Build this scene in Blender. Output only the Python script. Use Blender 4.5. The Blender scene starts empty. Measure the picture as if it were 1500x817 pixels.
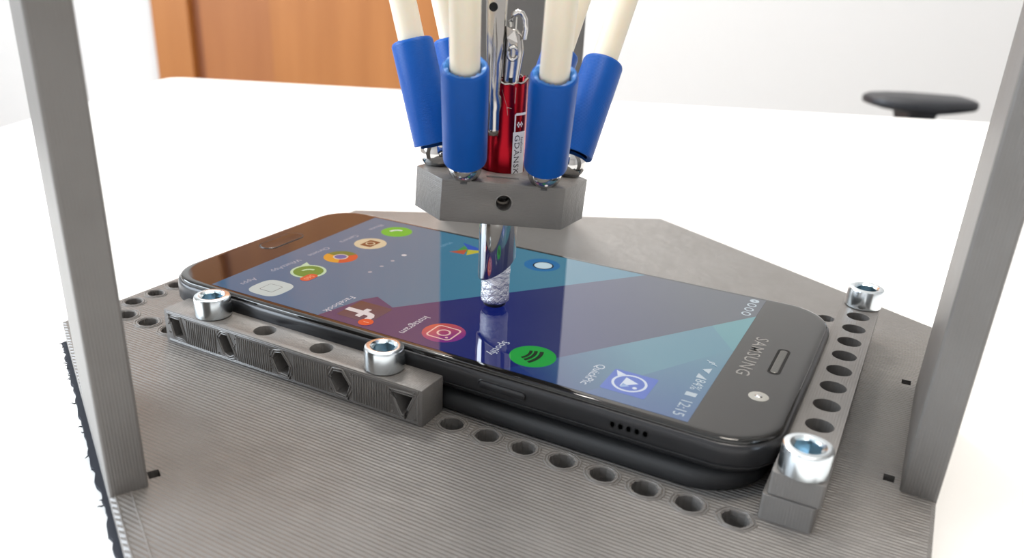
import bpy, bmesh, math, random
from mathutils import Vector, Matrix
from mathutils.geometry import delaunay_2d_cdt
random.seed(7)
PI = math.pi
SC = bpy.context.scene
COL = SC.collection

# ------------------------------------------------------------------ frame: millimetres, phone display at z = 0; DZ lifts it above the floor
TABLE_Z = -18.0
DZ = 740.0 - TABLE_Z
def W(p):
    return Vector((p[0] / 1000, p[1] / 1000, (p[2] + DZ) / 1000))

# ------------------------------------------------------------------ camera
yaw, pitch, roll = 0.0, 0.0, 0.0
CAM = (84.386, -157.11, 73.655)
pitch, yaw, roll, FPX, CX, CY = 0.414, -0.505, 0.033, 1186.897, -46.768, 45.888
f = Vector((math.sin(yaw) * math.cos(pitch), math.cos(yaw) * math.cos(pitch), -math.sin(pitch)))
r0 = f.cross(Vector((0, 0, 1))).normalized(); u0 = r0.cross(f)
r_ = r0 * math.cos(roll) + u0 * math.sin(roll); u_ = -r0 * math.sin(roll) + u0 * math.cos(roll)
cd = bpy.data.cameras.new('camera'); cam = bpy.data.objects.new('camera', cd); COL.objects.link(cam)
cam.matrix_world = Matrix(((r_.x, u_.x, -f.x, 0), (r_.y, u_.y, -f.y, 0), (r_.z, u_.z, -f.z, 0), (0, 0, 0, 1)))
cam.location = W(CAM)
cd.sensor_width = 36; cd.sensor_fit = 'HORIZONTAL'; cd.lens = FPX / 1500 * 36
cd.shift_x = -CX / 1500; cd.shift_y = CY / 1500
cd.clip_start = 0.005; cd.clip_end = 50
cd.dof.use_dof = True; cd.dof.focus_distance = 0.180; cd.dof.aperture_fstop = 20
SC.camera = cam

# ------------------------------------------------------------------ world, lights, exposure
wd = bpy.data.worlds.new('world'); SC.world = wd; wd.use_nodes = True
bg = wd.node_tree.nodes['Background']; bg.inputs[0].default_value = (1.0, 0.965, 0.92, 1); bg.inputs[1].default_value = 0.5
def area(name, loc, target, sx, sy, power, color):
    l = bpy.data.lights.new(name, 'AREA'); l.shape = 'RECTANGLE'; l.size = sx; l.size_y = sy; l.energy = power; l.color = color
    o = bpy.data.objects.new(name, l); COL.objects.link(o); o.location = loc
    o.rotation_euler = (Vector(target) - Vector(loc)).to_track_quat('-Z', 'Y').to_euler(); return o
TD = math.radians(20.8)                                # the room is turned by this against the phone
RX = Vector((math.cos(TD), math.sin(TD), 0)); RY = Vector((-math.sin(TD), math.cos(TD), 0))
WALLD = 2000.0
wc = Vector(CAM) + RY * WALLD
def room(a, b_, z):                                    # a along the back wall, b_ in front of it (mm), z above the floor
    p = wc + RX * a - RY * b_; return (p.x, p.y, z - DZ)
area('window_light', W(room(-2120, 2050, 1400)), W(room(0, 1850, 800)), 2.3, 1.5, 112, (0.80, 0.90, 1.0))
area('overhead_light', W(room(-450, 650, 2520)), W(room(-330, 0, 950)), 0.5, 0.5, 30, (1.0, 0.96, 0.90))  # added wash brightening back wall and door, not a known ceiling lamp
area('overhead_light', W(room(250, 1900, 2560)), W(room(150, 1900, 0)), 0.5, 0.5, 17, (1.0, 0.92, 0.82))
SC.view_settings.view_transform = 'Standard'; SC.view_settings.look = 'None'
SC.view_settings.exposure = 0.42; SC.view_settings.gamma = 1.0; SC.view_settings.use_curve_mapping = False
SC.cycles.max_bounces = 8; SC.cycles.sample_clamp_indirect = 6; SC.cycles.use_denoising = True

# ------------------------------------------------------------------ materials
def lin(c):
    return tuple(((v / 255) / 12.92 if v / 255 <= 0.04045 else ((v / 255 + 0.055) / 1.055) ** 2.4) for v in c)
def mat(name, col, rough=0.5, metal=0.0, ior=1.5, spec=0.5, coat=0.0, sss=0.0):
    m = bpy.data.materials.new(name); m.use_nodes = True
    b = m.node_tree.nodes['Principled BSDF']
    b.inputs['Base Color'].default_value = (*col, 1); b.inputs['Roughness'].default_value = rough
    b.inputs['Metallic'].default_value = metal; b.inputs['IOR'].default_value = ior
    b.inputs['Specular IOR Level'].default_value = spec; b.inputs['Coat Weight'].default_value = coat
    if sss:
        b.inputs['Subsurface Weight'].default_value = sss; b.inputs['Subsurface Scale'].default_value = 0.002
    return m
def nodes(m):
    return m.node_tree.nodes, m.node_tree.links, m.node_tree.nodes['Principled BSDF']
def noise_col(m, ca, cb, scale, detail=3, lo=0.35, hi=0.65, stretch=(1, 1, 1)):
    n, l, b = nodes(m)
    tc = n.new('ShaderNodeTexCoord'); mp = n.new('ShaderNodeMapping'); mp.inputs['Scale'].default_value = stretch
    no = n.new('ShaderNodeTexNoise'); no.inputs['Scale'].default_value = scale; no.inputs['Detail'].default_value = detail
    cr = n.new('ShaderNodeValToRGB'); cr.color_ramp.elements[0].position = lo; cr.color_ramp.elements[1].position = hi
    cr.color_ramp.elements[0].color = (*ca, 1); cr.color_ramp.elements[1].color = (*cb, 1)
    l.new(tc.outputs['Object'], mp.inputs[0]); l.new(mp.outputs[0], no.inputs[0]); l.new(no.outputs[0], cr.inputs[0]); l.new(cr.outputs[0], b.inputs['Base Color'])
    return tc, no, cr
def pla(name, ca, cb, axis, pitch_mm, amp_mm, rough=0.42, distort=0.6, speck=0.03, rot=(0, 0, 0), wobble=60, streak=(1, 1, 1)):
    """printed plastic: filament lines of a given pitch as bump, plus small blobs"""
    m = mat(name, ca, rough)
    tc, no, cr = noise_col(m, ca, cb, 90, 4)
    n, l, b = nodes(m)
    mp = n.new('ShaderNodeMapping'); mp.inputs['Rotation'].default_value = rot
    l.new(tc.outputs['Object'], mp.inputs[0])
    wv = n.new('ShaderNodeTexWave'); wv.wave_type = 'BANDS'; wv.bands_direction = axis; wv.wave_profile = 'SIN'
    wv.inputs['Scale'].default_value = 0.314159 / (pitch_mm / 1000); wv.inputs['Distortion'].default_value = distort
    wv.inputs['Detail'].default_value = 1.0; wv.inputs['Detail Scale'].default_value = wobble / wv.inputs['Scale'].default_value
    l.new(mp.outputs[0], wv.inputs[0])
    n2 = n.new('ShaderNodeTexNoise'); n2.inputs['Scale'].default_value = 1400; n2.inputs['Detail'].default_value = 2
    ms = n.new('ShaderNodeMapping'); ms.inputs['Scale'].default_value = streak
    l.new(tc.outputs['Object'], ms.inputs[0]); l.new(ms.outputs[0], n2.inputs[0])
    n3 = n.new('ShaderNodeTexNoise'); n3.inputs['Scale'].default_value = 250; n3.inputs['Detail'].default_value = 2
    l.new(tc.outputs['Object'], n3.inputs[0])
    m1 = n.new('ShaderNodeMath'); m1.operation = 'MULTIPLY'; m1.inputs[1].default_value = amp_mm
    m2 = n.new('ShaderNodeMath'); m2.operation = 'MULTIPLY_ADD'; m2.inputs[1].default_value = speck
    m3 = n.new('ShaderNodeMath'); m3.operation = 'MULTIPLY_ADD'; m3.inputs[1].default_value = speck * 2
    l.new(wv.outputs[1], m1.inputs[0]); l.new(n2.outputs[0], m2.inputs[0]); l.new(m1.outputs[0], m2.inputs[2])
    l.new(n3.outputs[0], m3.inputs[0]); l.new(m2.outputs[0], m3.inputs[2])
    bp = n.new('ShaderNodeBump'); bp.inputs['Distance'].default_value = 0.001; bp.inputs['Strength'].default_value = 1.0
    l.new(m3.outputs[0], bp.inputs['Height']); l.new(bp.outputs[0], b.inputs['Normal'])
    return m
GA, GB = (0.124, 0.115, 0.107), (0.138, 0.129, 0.121)
M = {}
M['plate'] = pla('printed_grey_plate', GA, GB, 'Y', 0.86, 0.12, 0.34, 1.8, 0.10, streak=(.3, 1, 1))
M['post'] = pla('printed_grey_post', GA, GB, 'X', 0.5, 0.03, 0.45, 0.5, 0.06, streak=(1, 1, .12))
M['bar'] = pla('printed_grey_bar', GA, GB, 'X', 0.5, 0.02, 0.40, 0.5, 0.09)
M['rim'] = mat('printed_grey_rim', (0.145, 0.136, 0.128), 0.38)
M['body'] = pla('printed_grey_platform', GA, GB, 'Z', 0.35, 0.03, 0.36, 0.5, 0.10)
M['blue'] = pla('printed_blue_sleeve', (0.001, 0.066, 0.31), (0.0015, 0.073, 0.33), 'Z', 0.28, 0.02, 0.42, 0.2, 0.008)
M['blue'].node_tree.nodes['Principled BSDF'].inputs['Specular IOR Level'].default_value = 0.22
M['rod'] = mat('cream_nylon_rod', (0.74, 0.665, 0.53), 0.38, sss=0.25)
M['chrome'] = mat('polished_steel', (0.55, 0.54, 0.53), 0.08, 1.0)
M['zinc'] = mat('bright_zinc_steel', (0.66, 0.71, 0.74), 0.2, 1.0)
M['zinc_dark'] = mat('socket_zinc', (0.45, 0.56, 0.62), 0.25, 1.0)
M['black'] = mat('black_plastic', (0.012, 0.012, 0.013), 0.32)
M['frame'] = mat('black_satin_metal', (0.022, 0.022, 0.024), 0.30, 0.35)
M['glass'] = mat('black_front_glass', (0.006, 0.0055, 0.005), 0.035, 0.0, 1.52)
M['rubber'] = mat('black_rubber', (0.012, 0.012, 0.013), 0.55)
M['felt'] = mat('dark_felt', (0.02, 0.022, 0.03), 0.95)
M['red'] = mat('red_anodised_metal', (0.27, 0.003, 0.010), 0.25, 0.9)
M['steelclip'] = mat('nickel_sheet', (0.42, 0.40, 0.38), 0.2, 1.0)
M['white_print'] = mat('white_print', (0.78, 0.76, 0.76), 0.4)
M['dark_print'] = mat('dark_print', (0.02, 0.015, 0.02), 0.4)
M['grey_print'] = mat('grey_phone_lettering', (0.20, 0.19, 0.175), 0.3)
M['table'] = mat('white_laminate', (0.86, 0.85, 0.83), 0.45)
M['wall'] = mat('painted_wall', (0.62, 0.605, 0.595), 0.8)
M['floor'] = mat('floor_lino', (0.45, 0.42, 0.38), 0.6)
M['ceil'] = mat('ceiling_paint', (0.85, 0.85, 0.84), 0.9)
M['armrest'] = mat('armrest_rubber', (0.012, 0.013, 0.017), 0.5)
M['steel_leg'] = mat('grey_powder_steel', (0.4, 0.4, 0.41), 0.4, 0.6)
def wood(name, a, b_, sc=3):
    m = mat(name, a, 0.45); noise_col(m, a, b_, sc, 5, 0.3, 0.7, (6, 6, 0.6)); return m
M['wood_a'] = wood('orange_wood_casing', lin((150, 92, 40)), lin((162, 103, 50)))
M['wood_b'] = wood('red_brown_wood_leaf', lin((143, 86, 42)), lin((155, 97, 50)))
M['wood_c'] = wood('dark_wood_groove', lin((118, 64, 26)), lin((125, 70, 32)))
# foil
m = mat('crumpled_foil', (0.80, 0.80, 0.84), 0.2, 1.0); M['foil'] = m
n, l, b = nodes(m); tc = n.new('ShaderNodeTexCoord'); vo = n.new('ShaderNodeTexNoise'); vo.inputs['Scale'].default_value = 700; vo.inputs['Detail'].default_value = 5; vo.inputs['Roughness'].default_value = .7
bp = n.new('ShaderNodeBump'); bp.inputs['Distance'].default_value = 0.0006; bp.inputs['Strength'].default_value = 1
l.new(tc.outputs['Object'], vo.inputs[0]); l.new(vo.outputs[0], bp.inputs['Height']); l.new(bp.outputs[0], b.inputs['Normal'])
# lit display: colours are what the screen emits
m = mat('lit_display', (0.003, 0.003, 0.003), 0.03, 0.0, 1.52); M['display'] = m
n, l, b = nodes(m); at = n.new('ShaderNodeAttribute'); at.attribute_name = 'Col'
l.new(at.outputs[0], b.inputs['Emission Color']); b.inputs['Emission Strength'].default_value = 0.56

# ------------------------------------------------------------------ mesh helpers (all lengths in mm, relative to the thing's origin)
class MB:
    def __init__(s): s.v = []; s.f = []; s.c = []
    def add(s, vs, fs, col=None, M_=None):
        o = len(s.v)
        for p in vs:
            p = Vector(p)
            if M_ is not None: p = M_ @ p
            s.v.append(p)
        for q in fs:
            s.f.append(tuple(o + i for i in q)); s.c.append(col)
        return s
    def box(s, x0, x1, y0, y1, z0, z1, M_=None):
        v = [(x, y, z) for z in (z0, z1) for y in (y0, y1) for x in (x0, x1)]
        return s.add(v, [(0, 2, 3, 1), (4, 5, 7, 6), (0, 1, 5, 4), (2, 6, 7, 3), (0, 4, 6, 2), (1, 3, 7, 5)], None, M_)
    def lathe(s, prof, n=32, M_=None, cap=(True, True)):
        v = []; fs = []
        for (r, z) in prof:
            for i in range(n): v.append((r * math.cos(2 * PI * i / n), r * math.sin(2 * PI * i / n), z))
        for k in range(len(prof) - 1):
            for i in range(n):
                j = (i + 1) % n; fs.append((k * n + i, k * n + j, (k + 1) * n + j, (k + 1) * n + i))
        if cap[0]: fs.append(tuple(reversed(range(n))))
        if cap[1]: fs.append(tuple((len(prof) - 1) * n + i for i in range(n)))
        return s.add(v, fs, None, M_)
    def tube(s, pts, r, n=8, closed=False, M_=None):
        pts = [Vector(p) for p in pts]; v = []; fs = []; N = len(pts)
        for k, p in enumerate(pts):
            a = pts[(k - 1) % N] if closed or k > 0 else p
            c = pts[(k + 1) % N] if closed or k < N - 1 else p
            d = (c - a).normalized(); ref = Vector((0, 0, 1)) if abs(d.z) < .9 else Vector((1, 0, 0))
            x = d.cross(ref).normalized(); y = d.cross(x)
            rr = r[k] if isinstance(r, (list, tuple)) else r
            for i in range(n):
                t = 2 * PI * i / n; v.append(p + x * rr * math.cos(t) + y * rr * math.sin(t))
        for k in range(N if closed else N - 1):
            for i in range(n):
                j = (i + 1) % n; k2 = (k + 1) % N; fs.append((k * n + i, k * n + j, k2 * n + j, k2 * n + i))
        if not closed: fs.append(tuple(reversed(range(n)))); fs.append(tuple((N - 1) * n + i for i in range(n)))
        return s.add(v, fs, None, M_)
    def loft(s, rings, cap=(True, True)):
        v = []; fs = []; n = len(rings[0])
        for R in rings: v += R
        for k in range(len(rings) - 1):
            for i in range(n):
                j = (i + 1) % n; fs.append((k * n + i, k * n + j, (k + 1) * n + j, (k + 1) * n + i))
        if cap[0]: fs.append(tuple(reversed(range(n))))
        if cap[1]: fs.append(tuple((len(rings) - 1) * n + i for i in range(n)))
        return s.add(v, fs)
    def prism(s, outer, holes, z0, z1, chamfer=0.0):
        """plate with through holes: outer and holes are 2D loops"""
        pts = []; edges = []; loops = []
        for L in [outer] + holes:
            o = len(pts); pts += [Vector((p[0], p[1])) for p in L]; k = len(L)
            edges += [(o + i, o + (i + 1) % k) for i in range(k)]; loops.append((o, k))
        res = delaunay_2d_cdt(pts, edges, [], 2, 1e-7)
        V, F, orig = res[0], res[2], res[3]
        def inside(p, L):
            c = False; k = len(L)
            for i in range(k):
                a, b_ = L[i], L[(i + 1) % k]
                if (a[1] > p[1]) != (b_[1] > p[1]) and p[0] < (b_[0] - a[0]) * (p[1] - a[1]) / (b_[1] - a[1]) + a[0]: c = not c
            return c
        fs = []
        for t in F:
            c = (sum(V[i][0] for i in t) / len(t), sum(V[i][1] for i in t) / len(t))
            if inside(c, outer) and not any(inside(c, h) for h in holes): fs.append(tuple(t))
        s.add([(p[0], p[1], z1) for p in V], fs); s.add([(p[0], p[1], z0) for p in V], [tuple(reversed(t)) for t in fs])
        for li, L in enumerate([outer] + holes):
            k = len(L); v = [(p[0], p[1], z0) for p in L] + [(p[0], p[1], z1) for p in L]
            q = [(i, (i + 1) % k, k + (i + 1) % k, k + i) for i in range(k)]
            s.add(v, q)
        return s
    def mesh(s, name, m, smooth=None, recalc=True, scale=0.001, weld=False):
        me = bpy.data.meshes.new(name); me.from_pydata([tuple(p * scale) for p in s.v], [], s.f)
        if any(c is not None for c in s.c):
            ca = me.color_attributes.new('Col', 'FLOAT_COLOR', 'CORNER')
            for poly, c in zip(me.polygons, s.c):
                for k, li in enumerate(poly.loop_indices):
                    cc = c(me.vertices[me.loops[li].vertex_index].co) if callable(c) else c
                    ca.data[li].color = (*cc, 1)
        if weld or recalc:
            bm = bmesh.new(); bm.from_mesh(me)
            if weld: bmesh.ops.remove_doubles(bm, verts=bm.verts, dist=1e-7)
            if recalc: bmesh.ops.recalc_face_normals(bm, faces=bm.faces)
            bm.to_mesh(me); bm.free()
        if smooth is not None:
            me.shade_smooth()
            try: me.set_sharp_from_angle(angle=math.radians(smooth))
            except Exception: pass
        me.materials.append(M[m]); return me
    def obj(s, name, m, parent=None, smooth=None, origin=None, **k):
        o = bpy.data.objects.new(name, s.mesh(name, m, smooth, **k)); COL.objects.link(o)
        if parent is not None: o.parent = parent
        elif origin is not None: o.location = W(origin)
        return o

def tag(o, label=None, cat=None, group=None, kind=None):
    if label: o['label'] = label
    if cat: o['category'] = cat
    if group: o['group'] = group
    if kind: o['kind'] = kind
    return o
def thing(name, origin, label, cat, group=None, rot=None):
    o = bpy.data.objects.new(name, None); COL.objects.link(o); o.location = W(origin); o.empty_display_size = .01
    if rot is not None: o.rotation_mode = 'QUATERNION'; o.rotation_quaternion = rot
    return tag(o, label, cat, group)
def bevel(o, w, seg=2, angle=40):
    md = o.modifiers.new('bevel', 'BEVEL'); md.width = w / 1000; md.segments = seg; md.limit_method = 'ANGLE'; md.angle_limit = math.radians(angle)
    return o
def boolean_cut(mb, cutters, name, m, parent, smooth=35, bev=0.0):
    """subtract all cutters (MB objects) in mm space, then scale to metres"""
    a = bpy.data.objects.new('tmp_a', mb.mesh('tmp_a', m, None, scale=1.0, weld=True)); COL.objects.link(a)
    cut = []
    for c in cutters:
        co = bpy.data.objects.new('tmp_c', c.mesh('tmp_c', m, None, scale=1.0, weld=True)); COL.objects.link(co); cut.append(co)
        md = a.modifiers.new('b', 'BOOLEAN'); md.object = co; md.operation = 'DIFFERENCE'; md.solver = 'EXACT'
    if bev:
        md = a.modifiers.new('bv', 'BEVEL'); md.width = bev; md.segments = 2; md.limit_method = 'ANGLE'; md.angle_limit = math.radians(50)
    dg = bpy.context.evaluated_depsgraph_get(); dg.update()
    me = bpy.data.meshes.new_from_object(a.evaluated_get(dg))
    me.name = name; me.transform(Matrix.Scale(0.001, 4))
    bpy.data.objects.remove(a)
    for co in cut: bpy.data.objects.remove(co)
    me.shade_smooth()
    try: me.set_sharp_from_angle(angle=math.radians(smooth))
    except Exception: pass
    o = bpy.data.objects.new(name, me); COL.objects.link(o)
    if parent is not None: o.parent = parent
    return o
def rrect(hx, hy, r, n=8, cx=0, cy=0):
    out = []
    for (sx, sy, a0) in ((1, 1, 0), (-1, 1, 90), (-1, -1, 180), (1, -1, 270)):
        for i in range(n + 1):
            a = math.radians(a0 + 90 * i / n); out.append((cx + sx * (hx - r) + r * math.cos(a), cy + sy * (hy - r) + r * math.sin(a)))
    return out
def circ(r, n=24, cx=0, cy=0, a0=0):
    return [(cx + r * math.cos(2 * PI * i / n + a0), cy + r * math.sin(2 * PI * i / n + a0)) for i in range(n)]
_txt = {}
def text_geo(t, size, align='CENTER', spacing=1.0, bold=0.0):
    cu = bpy.data.curves.new('t', 'FONT'); cu.body = t; cu.size = size; cu.align_x = align; cu.align_y = 'CENTER'; cu.resolution_u = 2; cu.space_character = spacing; cu.offset = bold
    ob = bpy.data.objects.new('t', cu); COL.objects.link(ob)
    dg = bpy.context.evaluated_depsgraph_get(); dg.update()
    me = bpy.data.meshes.new_from_object(ob.evaluated_get(dg))
    v = [tuple(p.co) for p in me.vertices]; fs = [tuple(p.vertices) for p in me.polygons]
    bpy.data.objects.remove(ob); bpy.data.curves.remove(cu); bpy.data.meshes.remove(me)
    return v, fs

# ================================================================== the setting
CC = Vector(CAM)
def slab(name, m, a0, a1, b0, b1, z0, z1, parent=None):
    mb = MB(); v = [room(a, b_, z) for z in (z0, z1) for b_ in (b0, b1) for a in (a0, a1)]
    o0 = room((a0 + a1) / 2, (b0 + b1) / 2, z0)
    if parent is None: base = Vector(o0)
    else: base = parent['_o']; base = Vector(base)
    mb.add([Vector(p) - base for p in v], [(0, 2, 3, 1), (4, 5, 7, 6), (0, 1, 5, 4), (2, 6, 7, 3), (0, 4, 6, 2), (1, 3, 7, 5)])
    o = mb.obj(name, m, parent)
    if parent is None: o.location = W(base)
    return o
tag(slab('floor', 'floor', -2200, 1900, 0, 4200, -60, 0), kind='structure')
tag(slab('wall_back', 'wall', -2200, 1900, -100, 0, 0, 2600), kind='structure')
tag(slab('wall_left', 'wall', -2300, -2200, -100, 4000, 0, 2600), kind='structure')
tag(slab('wall_right', 'wall', 1900, 2000, -100, 4000, 0, 2600), kind='structure')
tag(slab('wall_front', 'wall', -2300, 2000, 4000, 4100, 0, 2600), kind='structure')
tag(slab('ceiling', 'ceil', -2300, 2000, -100, 4100, 2600, 2680), kind='structure')

def structure_root(name, origin):
    o = bpy.data.objects.new(name, None); COL.objects.link(o); o.location = W(origin); o['kind'] = 'structure'; o['_o'] = tuple(origin); return o
door = structure_root('door_1', room(-660, 0, 0))
A0, A1 = -1122, -170
slab('door_casing', 'wood_a', A0, A0 + 95, -2, 32, 0, 2130, door)
slab('door_casing', 'wood_a', A1 - 95, A1, -2, 32, 0, 2130, door)
slab('door_casing', 'wood_a', A0 + 95, A1 - 95, -2, 32, 2040, 2130, door)
slab('door_leaf', 'wood_b', A0 + 118, A1 - 97, -2, 12, 5, 2038, door)
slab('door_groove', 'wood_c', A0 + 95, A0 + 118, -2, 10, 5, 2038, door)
slab('door_panel', 'wood_a', A0 + 300, A1 - 200, 12, 18, 150, 950, door)
slab('door_panel', 'wood_a', A0 + 300, A1 - 200, 12, 18, 1090, 1900, door)
hd = MB(); p0 = Vector(room(A1 - 150, 50, 1030)) - Vector(room(-660, 0, 0))
hd.tube([p0 - RY * -38, p0, p0 - RX * 110], 9, 12); hd.obj('door_handle', 'chrome', door, 40)
if '_o' in door: del door['_o']

# table
table = thing('table', (0, 0, TABLE_Z), 'white laminate table carrying the grey printed machine', 'table')
tcor = Vector((-426, 274, 0)); d1 = RX; d2 = Vector((0.405, -0.914, 0))
def tp(a, b_): return tcor + d1 * a + d2 * b_
L1, L2 = 1250, 900
loop = []
corners = [(0, 0), (0, L2), (L1, L2), (L1, 0)]
for k in range(4):
    P_ = tp(*corners[k]); Pa = tp(*corners[k - 1]); Pb = tp(*corners[(k + 1) % 4])
    da = (Pa - P_).normalized() * 14; db = (Pb - P_).normalized() * 14
    for i in range(6):
        t = i / 5; loop.append(((1 - t) ** 2) * (P_ + da) + 2 * t * (1 - t) * P_ + t * t * (P_ + db))
t = MB(); t.loft([[(p.x, p.y, -25) for p in loop], [(p.x, p.y, -1.0) for p in loop], [(p.x * .9993, p.y * .9993, 0) for p in loop]])
t.obj('table_top', 'table', table, 30)
for (a, b_) in ((60, 60), (60, L2 - 60), (L1 - 60, 60), (L1 - 60, L2 - 60)):
    q = tp(a, b_); lg = MB(); lg.box(q.x - 25, q.x + 25, q.y - 25, q.y + 25, -740, -25); bevel(lg.obj('leg', 'steel_leg', table), 3)

# chair beyond the table, of which the armrest rises above the table's edge
def cray(x, y):
    X = (x - 750 - CX); Y = -(y - 408.5 - CY); d = f * FPX + r_ * X + u_ * Y; return d.normalized()
ar_o = CC + cray(1347, 158) * (820 / cray(1347, 158).dot(f))
chair = thing('office_chair', (ar_o.x, ar_o.y, -DZ), 'black chair armrest standing behind the white table', 'chair')
ax = r0.normalized(); ay = Vector((f.x, f.y, 0)).normalized(); zr = ar_o.z + DZ
def chl(a, b_, z): q = ax * a + ay * b_; return (q.x, q.y, z)
pad = MB(); rings = []
for (a, w, th, dz) in ((-55, 6, 2.0, 4.0), (-53, 16, 4.2, 4.0), (-44, 26, 6.0, 3.5), (-25, 32, 7.6, 2.5), (0, 34, 8.6, 1.2), (26, 30, 7.0, 2.0), (42, 26, 5.8, 2.6), (46, 23, 5.2, 2.8), (47, 20, 4.4, 2.8)):
    ring = []
    for k in range(20):
        tt = 2 * PI * k / 20; cc, ss = math.cos(tt), math.sin(tt)
        ring.append(chl(a, w * math.copysign(abs(cc) ** .5, cc), zr + dz + 3 + th * math.copysign(abs(ss) ** .6, ss)))
    rings.append(ring)
pad.loft(rings); pad.obj('armrest', 'armrest', chair, 50)
st = MB(); q0 = chl(4, 0, 0)
st.loft([[chl(-4 + w * c, d * s_, z) for (c, s_) in ((1, 1), (-1, 1), (-1, -1), (1, -1))] for (w, d, z) in ((16, 20, zr + 1), (14, 18, zr - 8), (12, 16, zr - 16), (11, 15, zr - 250))])
bevel(st.obj('armrest_post', 'armrest', chair), 3)
se = MB(); se.box(-230, 230, -230, 230, 420, 490, Matrix.Translation(ax * 270)); bevel(se.obj('seat', 'armrest', chair), 30, 4)
st2 = MB(); st2.lathe([(25, 90), (25, 420)], 20, Matrix.Translation(ax * 270)); st2.obj('column', 'armrest', chair, 40)
st3 = MB()
for k in range(5):
    a = 2 * PI * k / 5; st3.tube([ax * 270 + Vector((0, 0, 95)), ax * 270 + Vector((300 * math.cos(a), 300 * math.sin(a), 40))], [22, 14], 10)
st3.obj('base', 'armrest', chair, 40)
st4 = MB(); st4.tube([chl(-4, 0, zr - 250), chl(20, 0, 455), chl(60, 0, 455)], 14, 10); st4.obj('armrest_bracket', 'armrest', chair, 40)

# ================================================================== machine frame: base plate and three posts
PZ = -12.08
PC = Vector((3.2, 9.5))
aps = {0: 95.3, 60: 98.3, 120: 97.8, 180: 95.9, 240: 98.7, 300: 96.0}
def corner(a1, a2, off=0.0, extra={}):
    n1 = Vector((math.cos(math.radians(a1)), math.sin(math.radians(a1)))); n2 = Vector((math.cos(math.radians(a2)), math.sin(math.radians(a2))))
    c1 = aps[a1] + off + extra.get(a1, 0); c2 = aps[a2] + off + extra.get(a2, 0); det = n1.x * n2.y - n1.y * n2.x
    return PC + Vector(((c1 * n2.y - c2 * n1.y) / det, (n1.x * c2 - n2.x * c1) / det))
AN = [0, 60, 120, 180, 240, 300]
def hexa(off=0.0, extra={}): return [corner(AN[i], AN[(i + 1) % 6], off, extra) for i in range(6)]
frame = thing('machine_frame', (PC.x, PC.y, -17.0), 'grey printed hexagonal base plate with three upright posts on the white table', 'robot frame')
FO = Vector((PC.x, PC.y, -17.0))
ROWY = -38.3; HX0 = 13.17
holes = []; hole_c = []
def rough_hole(cx, cy, r, seed, kind=0):
    rnd = random.Random(seed)
    k = 12; out = []
    a0 = rnd.uniform(0, PI)
    nn = rnd.choice([4, 5, 6]) if kind else rnd.choice([6, 7, 8])
    for i in range(k):
        a = 2 * PI * i / k; seg = 2 * PI / nn; ph = ((a - a0) % seg) - seg / 2
        rr = r * (0.5 + 0.5 * math.cos(seg / 2) / math.cos(ph)) * rnd.uniform(.97, 1.03)
        out.append((cx + rr * 1.08 * math.cos(a), cy + rr * math.sin(a)))
    return out
for i in range(-13, 8):
    x = HX0 + 8 * i
    if x < -86: continue
    holes.append(rough_hole(x, ROWY, 2.35, i, x < -60)); hole_c.append((x, ROWY))
for i in range(-11, 11):
    x = HX0 + 8 * (i - 3)
    if -84 < x < 80: holes.append(circ(2.3, 12, x, 60.0)); hole_c.append((x, 60.0))
for k, (x, y) in enumerate([(-88.6 + .1 * k, ROWY + 7 * (k + 1)) for k in range(13)]):
    holes.append(rough_hole(x + 0.5, y - .5, 2.2, 100 + k, 1)); hole_c.append((x + .5, y - .5))
# slots at the feet of the posts
def npt(ang, nn, tt):
    a = math.radians(ang); return (PC.x + nn * math.cos(a) - tt * math.sin(a), PC.y + nn * math.sin(a) + tt * math.cos(a))
for ang, na, nb, tl in ((0, 86.4, 88.3, (-20.6, 22.6)), (120, 88.4, 90.2, (-21, 21)), (240, 90.0, 92.0, (-18, 22.8))):
    for tc_ in tl:
        q = [npt(ang, na, tc_ - 1.2), npt(ang, nb, tc_ - 1.2), npt(ang, nb, tc_ + 1.2), npt(ang, na, tc_ + 1.2)]
        holes.append(q)
pl = MB(); outer = [(p.x, p.y) for p in hexa(-0.7)]
pl.prism(outer, holes, -17.0, PZ)
H0, H1, H2 = hexa(-.7), hexa(0), hexa(0)
pl.loft([[(p.x, p.y, PZ - .02) for p in H0], [(p.x, p.y, PZ - .35) for p in H1], [(p.x, p.y, -17.0) for p in H2]], cap=(False, False))
pl.v = [p - FO for p in pl.v]
pl.obj('base_plate', 'plate', frame, recalc=True)
# ridges printed round the plate holes
rm = MB()
for k, ((cx, cy), L) in enumerate(zip(hole_c, holes)):
    if cy > 40: continue
    rnd = random.Random(k)
    for sc_ in (1.17, 1.42):
        pts = [(cx + (p[0] - cx) * sc_ * rnd.uniform(.97, 1.03) - FO.x, cy + (p[1] - cy) * sc_ * rnd.uniform(.97, 1.03) - FO.y, PZ + .0 - FO.z) for p in L]
        if all(abs(p[1] + FO.y - ROWY) < 6 or p[0] + FO.x < -60 for p in pts): rm.tube(pts, 0.22 if sc_ < 1.3 else 0.17, 6, True)
tag(rm.obj('hole_rims', 'rim', frame, 60, recalc=False), kind='stuff')
# printed edge beads along the lower left edge of the plate
eb = MB()
for off in (-.9, -3.4):
    a, b_ = corner(180, 240, off), corner(240, 300, off)
    pts = [(a.lerp(b_, t / 40).x - FO.x + random.uniform(-.06, .06), a.lerp(b_, t / 40).y - FO.y + random.uniform(-.06, .06), PZ - FO.z) for t in range(23, 41)]
    eb.tube(pts, 0.14, 6)
tag(eb.obj('edge_bead', 'rim', frame, 60, recalc=False), kind='stuff')
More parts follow.
